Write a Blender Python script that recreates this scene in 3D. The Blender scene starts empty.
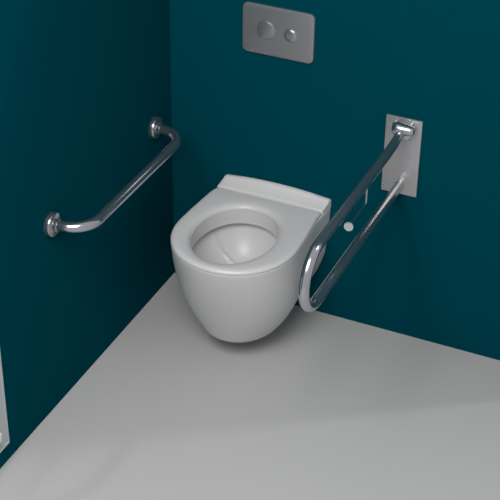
import bpy, bmesh, math
from mathutils import Vector, Matrix
SC = bpy.context.scene
COL = SC.collection

# ---------------------------------------------------------------- materials
def srgb(r, g, b):
    f = lambda c: (c/12.92 if c <= .04045 else ((c+.055)/1.055)**2.4)
    return (f(r/255), f(g/255), f(b/255), 1)

def mat(name, col, rough=.5, metal=0., spec=.5, noise=0., nscale=30., coat=0., bump=0.):
    m = bpy.data.materials.new(name); m.use_nodes = True
    nt = m.node_tree; b = nt.nodes['Principled BSDF']
    b.inputs['Base Color'].default_value = col
    b.inputs['Roughness'].default_value = rough
    b.inputs['Metallic'].default_value = metal
    b.inputs['Specular IOR Level'].default_value = spec
    b.inputs['Coat Weight'].default_value = coat
    b.inputs['Coat Roughness'].default_value = .06
    tc = nt.nodes.new('ShaderNodeTexCoord')
    n = nt.nodes.new('ShaderNodeTexNoise'); n.inputs['Scale'].default_value = nscale
    n.inputs['Detail'].default_value = 4
    nt.links.new(tc.outputs['Object'], n.inputs['Vector'])
    if noise:
        r = nt.nodes.new('ShaderNodeMapRange')
        r.inputs['To Min'].default_value = 1-noise; r.inputs['To Max'].default_value = 1+noise
        nt.links.new(n.outputs['Fac'], r.inputs['Value'])
        x = nt.nodes.new('ShaderNodeVectorMath'); x.operation = 'SCALE'
        x.inputs[0].default_value = col[:3]
        nt.links.new(r.outputs['Result'], x.inputs['Scale'])
        nt.links.new(x.outputs['Vector'], b.inputs['Base Color'])
    if bump:
        bp = nt.nodes.new('ShaderNodeBump'); bp.inputs['Strength'].default_value = bump
        bp.inputs['Distance'].default_value = .002
        nt.links.new(n.outputs['Fac'], bp.inputs['Height'])
        nt.links.new(bp.outputs['Normal'], b.inputs['Normal'])
    return m

M_WALL = mat('teal_wall_paint', (.0, .051, .071, 1), .75, spec=.0, noise=.03, nscale=6)
M_FLOOR = mat('grey_floor', (.45, .447, .442, 1), .55, spec=.3, noise=.015, nscale=3)
M_PORC = mat('white_porcelain', (.57, .563, .563, 1), .38, spec=.5, noise=.004)
M_SEAT = mat('white_seat_plastic', (.61, .603, .603, 1), .33, spec=.5, noise=.004)
M_CHROME = mat('polished_chrome', (.52, .53, .56, 1), .16, metal=.93)
M_STEEL = mat('brushed_steel', (.52, .51, .515, 1), .42, metal=.85, noise=.02, nscale=80)
M_PLATE = mat('grey_metal_plate', (.30, .30, .31, 1), .38, metal=.6, noise=.02, nscale=60)
M_BUTTON = mat('satin_chrome', (.40, .41, .42, 1), .3, metal=.8)
M_WHITE = mat('white_enamel', (.72, .71, .72, 1), .35, noise=.004)
M_TRIM = mat('pale_grey_enamel', (.42, .44, .45, 1), .4, noise=.004)

# ---------------------------------------------------------------- helpers
def mesh_obj(name, bm, m, parent=None, smooth=True, angle=35):
    bmesh.ops.recalc_face_normals(bm, faces=bm.faces)
    me = bpy.data.meshes.new(name); bm.to_mesh(me); bm.free()
    me.materials.append(m)
    o = bpy.data.objects.new(name, me); COL.objects.link(o)
    if smooth:
        me.shade_smooth()
        me.set_sharp_from_angle(angle=math.radians(angle))
    if parent:
        o.parent = parent
        o.matrix_parent_inverse = Matrix.Translation(parent.location).inverted()
    return o

def thing(name, loc, label, cat, group=None):
    o = bpy.data.objects.new(name, None); COL.objects.link(o)
    o.location = loc; o.empty_display_size = .05
    o['label'] = label; o['category'] = cat
    if group: o['group'] = group
    return o

def box_bm(lo, hi, bev=0., seg=3, bm=None):
    bm = bm or bmesh.new()
    g = bmesh.ops.create_cube(bm, size=1.)
    for v in g['verts']:
        v.co = Vector([(lo[i]+hi[i])/2 + v.co[i]*(hi[i]-lo[i]) for i in range(3)])
    if bev:
        es = list({e for v in g['verts'] for e in v.link_edges})
        bmesh.ops.bevel(bm, geom=es, offset=bev, segments=seg, profile=.5, affect='EDGES')
    return bm

def rounded_plate_bm(cx, cz, w, h, y0, y1, r, bev=.0015):
    """plate facing -y with rounded corners; y0 at the wall, y1 in front"""
    bm = bmesh.new(); pts = []
    for (sx, sz, a0) in ((1, 1, 0), (-1, 1, 90), (-1, -1, 180), (1, -1, 270)):
        for k in range(9):
            a = math.radians(a0+k*90/8)
            pts.append((cx+sx*(w/2-r)+r*math.cos(a), cz+sz*(h/2-r)+r*math.sin(a)))
    rings = []
    for (y, ins) in ((y0, 0), (y1+bev, 0), (y1+.3*bev, .3*bev), (y1, bev)):
        ring = []
        for (x, z) in pts:
            ring.append(bm.verts.new((x-(ins if x > cx else -ins), y, z-(ins if z > cz else -ins))))
        rings.append(ring)
    loft(bm, rings); bm.faces.new(rings[-1]); bm.faces.new(rings[0])
    return bm

def loft(bm, rings, closed=True):
    n = len(rings[0])
    for a, b in zip(rings, rings[1:]):
        for i in range(n if closed else n-1):
            j = (i+1) % n
            bm.faces.new((a[i], a[j], b[j], b[i]))

def fillet_path(pts, rad, seg=14):
    """polyline with rounded corners"""
    P = [Vector(p) for p in pts]; out = [P[0]]
    for i in range(1, len(P)-1):
        a = (P[i-1]-P[i]).normalized(); b = (P[i+1]-P[i]).normalized()
        th = a.angle(b); d = rad/math.tan(th/2)
        s = P[i]+a*d; e = P[i]+b*d
        c = P[i]+(a+b).normalized()*(rad/math.sin(th/2))
        u = s-c; w = e-c; tot = u.angle(w); ax = u.cross(w).normalized()
        for k in range(seg+1):
            out.append(c+Matrix.Rotation(tot*k/seg, 3, ax) @ u)
    out.append(P[-1])
    return out

def tube_bm(path, r, n=24, cap=True, bm=None):
    bm = bm or bmesh.new(); P = [Vector(p) for p in path]
    T = []
    for i in range(len(P)):
        if i == 0: t = P[1]-P[0]
        elif i == len(P)-1: t = P[-1]-P[-2]
        else: t = (P[i+1]-P[i]).normalized()+(P[i]-P[i-1]).normalized()
        T.append(t.normalized())
    up = T[0].orthogonal().normalized(); rings = []
    for i, p in enumerate(P):
        up = (up-T[i]*up.dot(T[i])).normalized(); s = T[i].cross(up)
        rr = r[i] if isinstance(r, (list, tuple)) else r
        rings.append([bm.verts.new(p+(up*math.cos(2*math.pi*k/n)+s*math.sin(2*math.pi*k/n))*rr) for k in range(n)])
    loft(bm, rings)
    if cap: bm.faces.new(rings[0]); bm.faces.new(rings[-1])
    return bm

def lathe_bm(prof, origin, axis, n=40, bm=None):
    """profile = [(distance along axis, radius)]"""
    bm = bm or bmesh.new(); o = Vector(origin); a = Vector(axis).normalized()
    u = a.orthogonal().normalized(); w = a.cross(u); rings = []
    for (d, r) in prof:
        rings.append([bm.verts.new(o+a*d+(u*math.cos(2*math.pi*k/n)+w*math.sin(2*math.pi*k/n))*max(r, 1e-4)) for k in range(n)])
    loft(bm, rings); bm.faces.new(rings[0]); bm.faces.new(rings[-1])
    return bm

def structure(name, lo, hi, m):
    o = mesh_obj(name, box_bm(lo, hi), m, smooth=False); o['kind'] = 'structure'; return o

# ---------------------------------------------------------------- room shell
structure('floor', (-.12, -3.2, -.1), (3.4, .12, 0), M_FLOOR)
structure('wall_back', (0, 0, 0), (1.58, .12, 2.7), M_WALL)
structure('wall_left', (-.12, -2.4, 0), (0, .12, 2.7), M_WALL)

# ---------------------------------------------------------------- toilet
X0 = .3865
YC = -.300
toilet = thing('toilet', (X0, 0, 0), 'white wall-hung toilet with open seat ring in the corner of teal walls', 'toilet')

def skew(y):
    return .014*max(0, 1+y/.09)

def outline(a, wb, yf, yc=YC, n=2.08, front=64, side=14, yb=0., ins=0.):
    """D plan seen from above, back left corner -> front -> back right corner -> along the back"""
    b = yf-yc; pts = []
    for k in range(side):
        u = 1-k/side
        y = yb+(yc-yb)*(k/side)
        pts.append((-(wb+(a-wb)*(1-u**1.4)), y))
    for k in range(front+1):
        t = -math.pi/2+math.pi*k/front
        s = math.sin(t); c = math.cos(t)
        pts.append((a*math.copysign(abs(s)**(2/n), s), yc+b*abs(c)**(2/n)))
    for k in range(side-1, -1, -1):
        u = 1-k/side
        y = yb+(yc-yb)*(k/side)
        pts.append(((wb+(a-wb)*(1-u**1.4)), y))
    m = 24
    x1 = pts[-1][0]; x0 = pts[0][0]
    for k in range(1, m):
        pts.append((x1+(x0-x1)*k/m, yb))
    return [(X0+x+skew(y), y) for x, y in pts]

A, WB, YF = .2115, .193, -.523
HC = Vector((.377, -.301)); HA, HB = .136, .173         # seat opening

def hole_pt(d, grow=0.):
    """point of the egg-shaped opening in direction d from its centre"""
    ang = math.atan2(d[1], d[0])
    # superellipse, slightly squarer to the rear
    n = 2.0 if d[1] < 0 else 2.15
    c, s = math.cos(ang), math.sin(ang)
    r = 1/((abs(c)/(HA+grow))**n+(abs(s)/(HB+grow))**n)**(1/n)
    return Vector((HC.x+c*r, HC.y+s*r))

# -- bowl: outer skin, rim and inner basin in one ceramic mesh
bm = bmesh.new(); rings = []
ZB, ZT = .084, .436
def sect(t):
    fa = max(1-t**3.2, 0)**1.0; fy = max(1-t**1.3, 0)**1.0
    return (.130)+(A-.001-.130)*fa, -.403+(YF+.001+.403)*fy
levels = [0, .012, .03, .06] + [k/24 for k in range(2, 24)] + [.985]
for t in levels:
    a, yf = sect(t)
    ring = outline(a, min(a*.955, WB-.001)*(1-.15*t**1.3), yf, YC*yf/YF)
    if t == 0:   # rounded top edge
        ring = [(X0+(x-X0)*.992, y*.997) for x, y in ring]
    rings.append([bm.verts.new((x, (y if y < -.001 else .001), ZT+(ZB-ZT)*t)) for x, y in ring])
a, yf = sect(1.)
for (q, dz) in ((.97, -.003), (.88, -.008), (.7, -.0095)):
    ring = outline(a*q, a*q*.81, yf*(.3+.7*q) - 0, YC*.8, yb=0)
    rings.append([bm.verts.new((x, (y if y < -.001 else .001), ZB+.003+dz)) for x, y in ring])
loft(bm, rings); bm.faces.new(rings[-1])
top = rings[0]
inner = []
BZ = .255; BC = Vector((.372, -.218))
prof = [(0., 0., ZT), (.0, 0., ZT-.004), (0.001, 0, ZT-.020), (.002, 0, .382), (.008, 0, .377), (.018, 0, .374), (.022, 0, .366)]
for g, _, z in prof:
    ring = []
    for v in top:
        d = Vector((v.co.x, v.co.y))-HC
        p = hole_pt(d, g+.001)
        ring.append(bm.verts.new((p.x, p.y, z)))
    inner.append(ring)
for k in range(1, 26):
    s = 1-k/26
    ring = []
    for v in top:
        d = Vector((v.co.x, v.co.y))-HC
        p = hole_pt(d, .023)
        q = BC+(p-BC)*s
        z = BZ+(.364-BZ)*(s**2.6)
        # moulded flushing ridge running from the left rim down to the sump
        r0 = Vector((.228, -.19)); r1 = Vector((.352, -.212)); seg = r1-r0
        u = max(0, min(1, (q-r0).dot(seg)/seg.length_squared))
        dd = (q-(r0+seg*u)).length
        z += .008*math.exp(-(dd/.006)**2)*min(1, 5*(1-u)+.5)
        # raised lip round the outlet
        rr = (q-BC).length
        z += .007*math.exp(-((rr-.020)/.007)**2)*(.5+.5*math.cos(math.atan2(q.y-BC.y, q.x-BC.x)-2.2))
        ring.append(bm.verts.new((q.x, q.y, z)))
    inner.append(ring)
loft(bm, [top]+inner); bm.faces.new(inner[-1])
mesh_obj('bowl', bm, M_PORC, toilet, angle=50)

# -- seat ring
bm = bmesh.new()
SB = -.058
out = outline(A, WB-.001, YF, yb=SB)
secs = [('o', .003, .4375), ('o', .0005, .4385), ('o', 0, .4405), ('o', .001, .4440), ('o', .0035, .4475), ('o', .0075, .4500), ('o', .013, .4515), ('o', .021, .452),
        ('i', .034, .452), ('i', .020, .4508), ('i', .010, .4480), ('i', .004, .4440), ('i', .001, .4390), ('i', 0, .434), ('i', 0, .402), ('i', .0, .382), ('i', -.0008, .381), ('i', -.0008, .4375)]
rings = []
for kind, off, z in secs:
    ring = []
    for (x, y) in out:
        o = Vector((x, y)); h = hole_pt(o-HC); L = (o-h).length
        p = o+(h-o)*(off/L) if kind == 'o' else h+(o-h)*(off/L)
        ring.append(bm.verts.new((p.x, p.y, z)))
    rings.append(ring)
loft(bm, rings+[rings[0]])
mesh_obj('seat', bm, M_SEAT, toilet, angle=50)

# -- rear cover strip with crowned, sloping top
bm = bmesh.new(); rings = []
NX = 24
secp = [(.0005, .436), (.0005, .469), (-.003, .471), (-.012, .4705), (-.0155, .469), (-.018, .466), (-.050, .4545), (-.0545, .4530), (-.0565, .450), (-.0568, .436)]
W = .193
xs = [-W, -W+.0008, -W+.003]+[-W+.006+(2*W-.012)*k/NX for k in range(NX+1)]+[W-.003, W-.0008, W]
for x in xs:
    e = max(0, .004-(W-abs(x)))
    cr = .012*(1-(x/W)**2)
    ring = []
    for (y, z) in secp:
        zz = z if z < .44 else z+cr*max(0, (z-.450)/.021)-e*.8
        ring.append(bm.verts.new((X0+x+skew(y), y if y > -.001 else y+e*.3, zz)))
    rings.append(ring)
loft(bm, rings); bm.faces.new(rings[0]); bm.faces.new(rings[-1])
mesh_obj('rear_cover', bm, M_SEAT, toilet, angle=40)

# ---------------------------------------------------------------- flush plate
FX, FZ, FW, FH = .265+.123, .951+.0845, .246, .169
flush = thing('flush_plate', (FX, 0, FZ), 'grey metal flush plate with two round buttons above the toilet', 'flush plate')
mesh_obj('plate', rounded_plate_bm(FX, FZ, FW, FH, .001, -.009, .018, .003), M_PLATE, flush)
for bx, bz, r, nm in ((.3475, 1.038, .0305, 'large round chrome button'), (.4325, 1.036, .0215, 'small round chrome button')):
    b = mesh_obj('button', lathe_bm([(0, r+.001), (.0004, r+.001), (.0006, r), (.003, r-.0002), (.0048, r-.0018), (.0058, r*.75), (.0066, r*.4), (.0068, 0)], (bx, -.009, bz), (0, -1, 0)), M_BUTTON, flush)
    b['label'] = nm

# ---------------------------------------------------------------- grab bar on the left wall
GY0, GY1, GZ, GO = -.131, -.798, .667, .119
bar = thing('grab_bar', (0, (GY0+GY1)/2, GZ), 'chrome grab bar with two round flanges fixed along the left teal wall', 'grab bar')
mesh_obj('rail', tube_bm(fillet_path([(.006, GY0, GZ), (GO, GY0-.012, GZ), (GO, GY1+.012, GZ), (.006, GY1, GZ)], .085, 20), .0165, 28), M_CHROME, bar)
for gy in (GY0, GY1):
    mesh_obj('flange', lathe_bm([(.0003, .038), (.012, .038), (.0155, .0365), (.017, .033), (.0175, .024), (.0185, .021), (.0275, .020), (.0285, .0175)], (0, gy, GZ), (1, 0, 0)), M_CHROME, bar)

# ---------------------------------------------------------------- hinged support rail
RX, ZU, ZL = .826, .779, .584
rail = thing('hinged_support_rail', (RX, 0, .69), 'chrome fold-down U-shaped support rail on a steel wall plate, right of the toilet', 'support rail')
mesh_obj('wall_plate', rounded_plate_bm(RX, .694, .120, .276, -.0005, -.006, .002, .001), M_STEEL, rail)
RR = (ZU-ZL)/2
YE = -.815
path = [Vector((RX, -.030, ZU+.012)), Vector((RX, -.055, ZU+.007)), Vector((RX, -.10, ZU+.001)), Vector((RX, -.13, ZU))]
for k in range(0, 33):
    a = math.pi*k/32
    path.append(Vector((RX, YE+RR-math.sin(a)*RR, (ZU+ZL)/2+math.cos(a)*RR)))
path.append(Vector((RX, -.0062, ZL)))
mesh_obj('tube', tube_bm(path, .0160, 28), M_CHROME, rail)
# hinge: two lugs, a barrel across and a round stop below
hb = lathe_bm([(-.034, .006), (-.032, .014), (-.027, .0195), (-.018, .0225), (0, .0195), (.018, .018), (.032, .016), (.038, .013), (.040, .006)], (RX+.005, -.032, ZU+.027), (1, 0, 0), 32)
hinge = mesh_obj('hinge', hb, M_CHROME, rail)
for s in (-1, 1):
    mesh_obj('lug', box_bm((RX+s*.026-.004, -.034, ZU+.014), (RX+s*.026+.004, -.0062, ZU+.042), .002), M_CHROME, hinge)
mesh_obj('stop', lathe_bm([(0, .013), (.016, .013), (.020, .009)], (RX+.018, -.0062, ZU-.002), (0, -1, 0), 24), M_CHROME, hinge)
# paper roll arm
pa = mesh_obj('paper_roll_arm', tube_bm(fillet_path([(RX, -.328, ZU-.012), (RX, -.328, .697), (RX, -.470, .697)], .006, 6), .003, 12), M_CHROME, rail)
kn = mesh_obj('end_knob', lathe_bm([(-.004, .006), (0, .0135), (.005, .0145), (.008, .013), (.009, 0)], (RX, -.470, .697), (0, -1, 0), 24), M_WHITE, pa)
kn['label'] = 'round white end knob'

# ---------------------------------------------------------------- panel on the left wall
pan = thing('wall_panel', (0, -1.36, .074), 'white framed panel mounted low on the left wall at the photo edge', 'panel')
PY = -1.127
bm = box_bm((.0005, -1.60, .074), (.006, PY, .75))
mesh_obj('back_board', bm, M_TRIM, pan, smooth=False)
bm = bmesh.new()
for lo, hi in (((.006, PY-.006, .074), (.012, PY, .75)), ((.006, -1.60, .074), (.012, -1.594, .75)), ((.006, -1.594, .744), (.012, PY-.006, .75)), ((.006, -1.594, .074), (.012, PY-.006, .080))):
    box_bm(lo, hi, bm=bm)
mesh_obj('frame', bm, M_TRIM, pan, smooth=False)
mesh_obj('ledge', box_bm((.006, -1.58, .118), (.020, -1.172, .150), .003), M_WHITE, pan)

# ---------------------------------------------------------------- light
w = bpy.data.worlds.new('world'); SC.world = w; w.use_nodes = True
bg = w.node_tree.nodes['Background']; bg.inputs[0].default_value = (.80, .83, .86, 1); bg.inputs[1].default_value = .55

def area(name, loc, target, sx, sy, power, col=(1, 1, 1)):
    l = bpy.data.lights.new(name, 'AREA'); l.shape = 'RECTANGLE'; l.size = sx; l.size_y = sy; l.energy = power; l.color = col
    o = bpy.data.objects.new(name, l); COL.objects.link(o); o.location = loc
    o.rotation_euler = (Vector(target)-Vector(loc)).to_track_quat('-Z', 'Y').to_euler()
    return o
area('ceiling_light', (.78, -2.7, 3.05), (.4, -.9, 0), 1.6, 1.6, 92, (1, .985, .97))
sn = bpy.data.lights.new('sun', 'SUN'); sn.energy = .4; sn.angle = math.radians(3)
so = bpy.data.objects.new('sun', sn); COL.objects.link(so); so.location = (2, 1, 3)
so.rotation_euler = Vector((-.82, -.57, -.9)).to_track_quat('-Z', 'Y').to_euler()

# ---------------------------------------------------------------- camera
F = Vector((-0.33763418, 0.76384212, -0.55004397)); R = Vector((0.91108984, 0.41200612, 0.01289452)); U = Vector((-0.23647086, 0.49678584, 0.83503614))
cd = bpy.data.cameras.new('camera'); cam = bpy.data.objects.new('camera', cd); COL.objects.link(cam)
mw = Matrix((R, U, -F)).transposed().to_4x4(); mw.translation = Vector((2.02552195, -3.90427339, 2.99497078))
cam.matrix_world = mw
cd.sensor_width = 36; cd.lens = 36*1455.043/500
SC.camera = cam
vs = SC.view_settings; vs.view_transform = 'Standard'; vs.look = 'None'; vs.gamma = 1; vs.use_curve_mapping = False; vs.exposure = 0
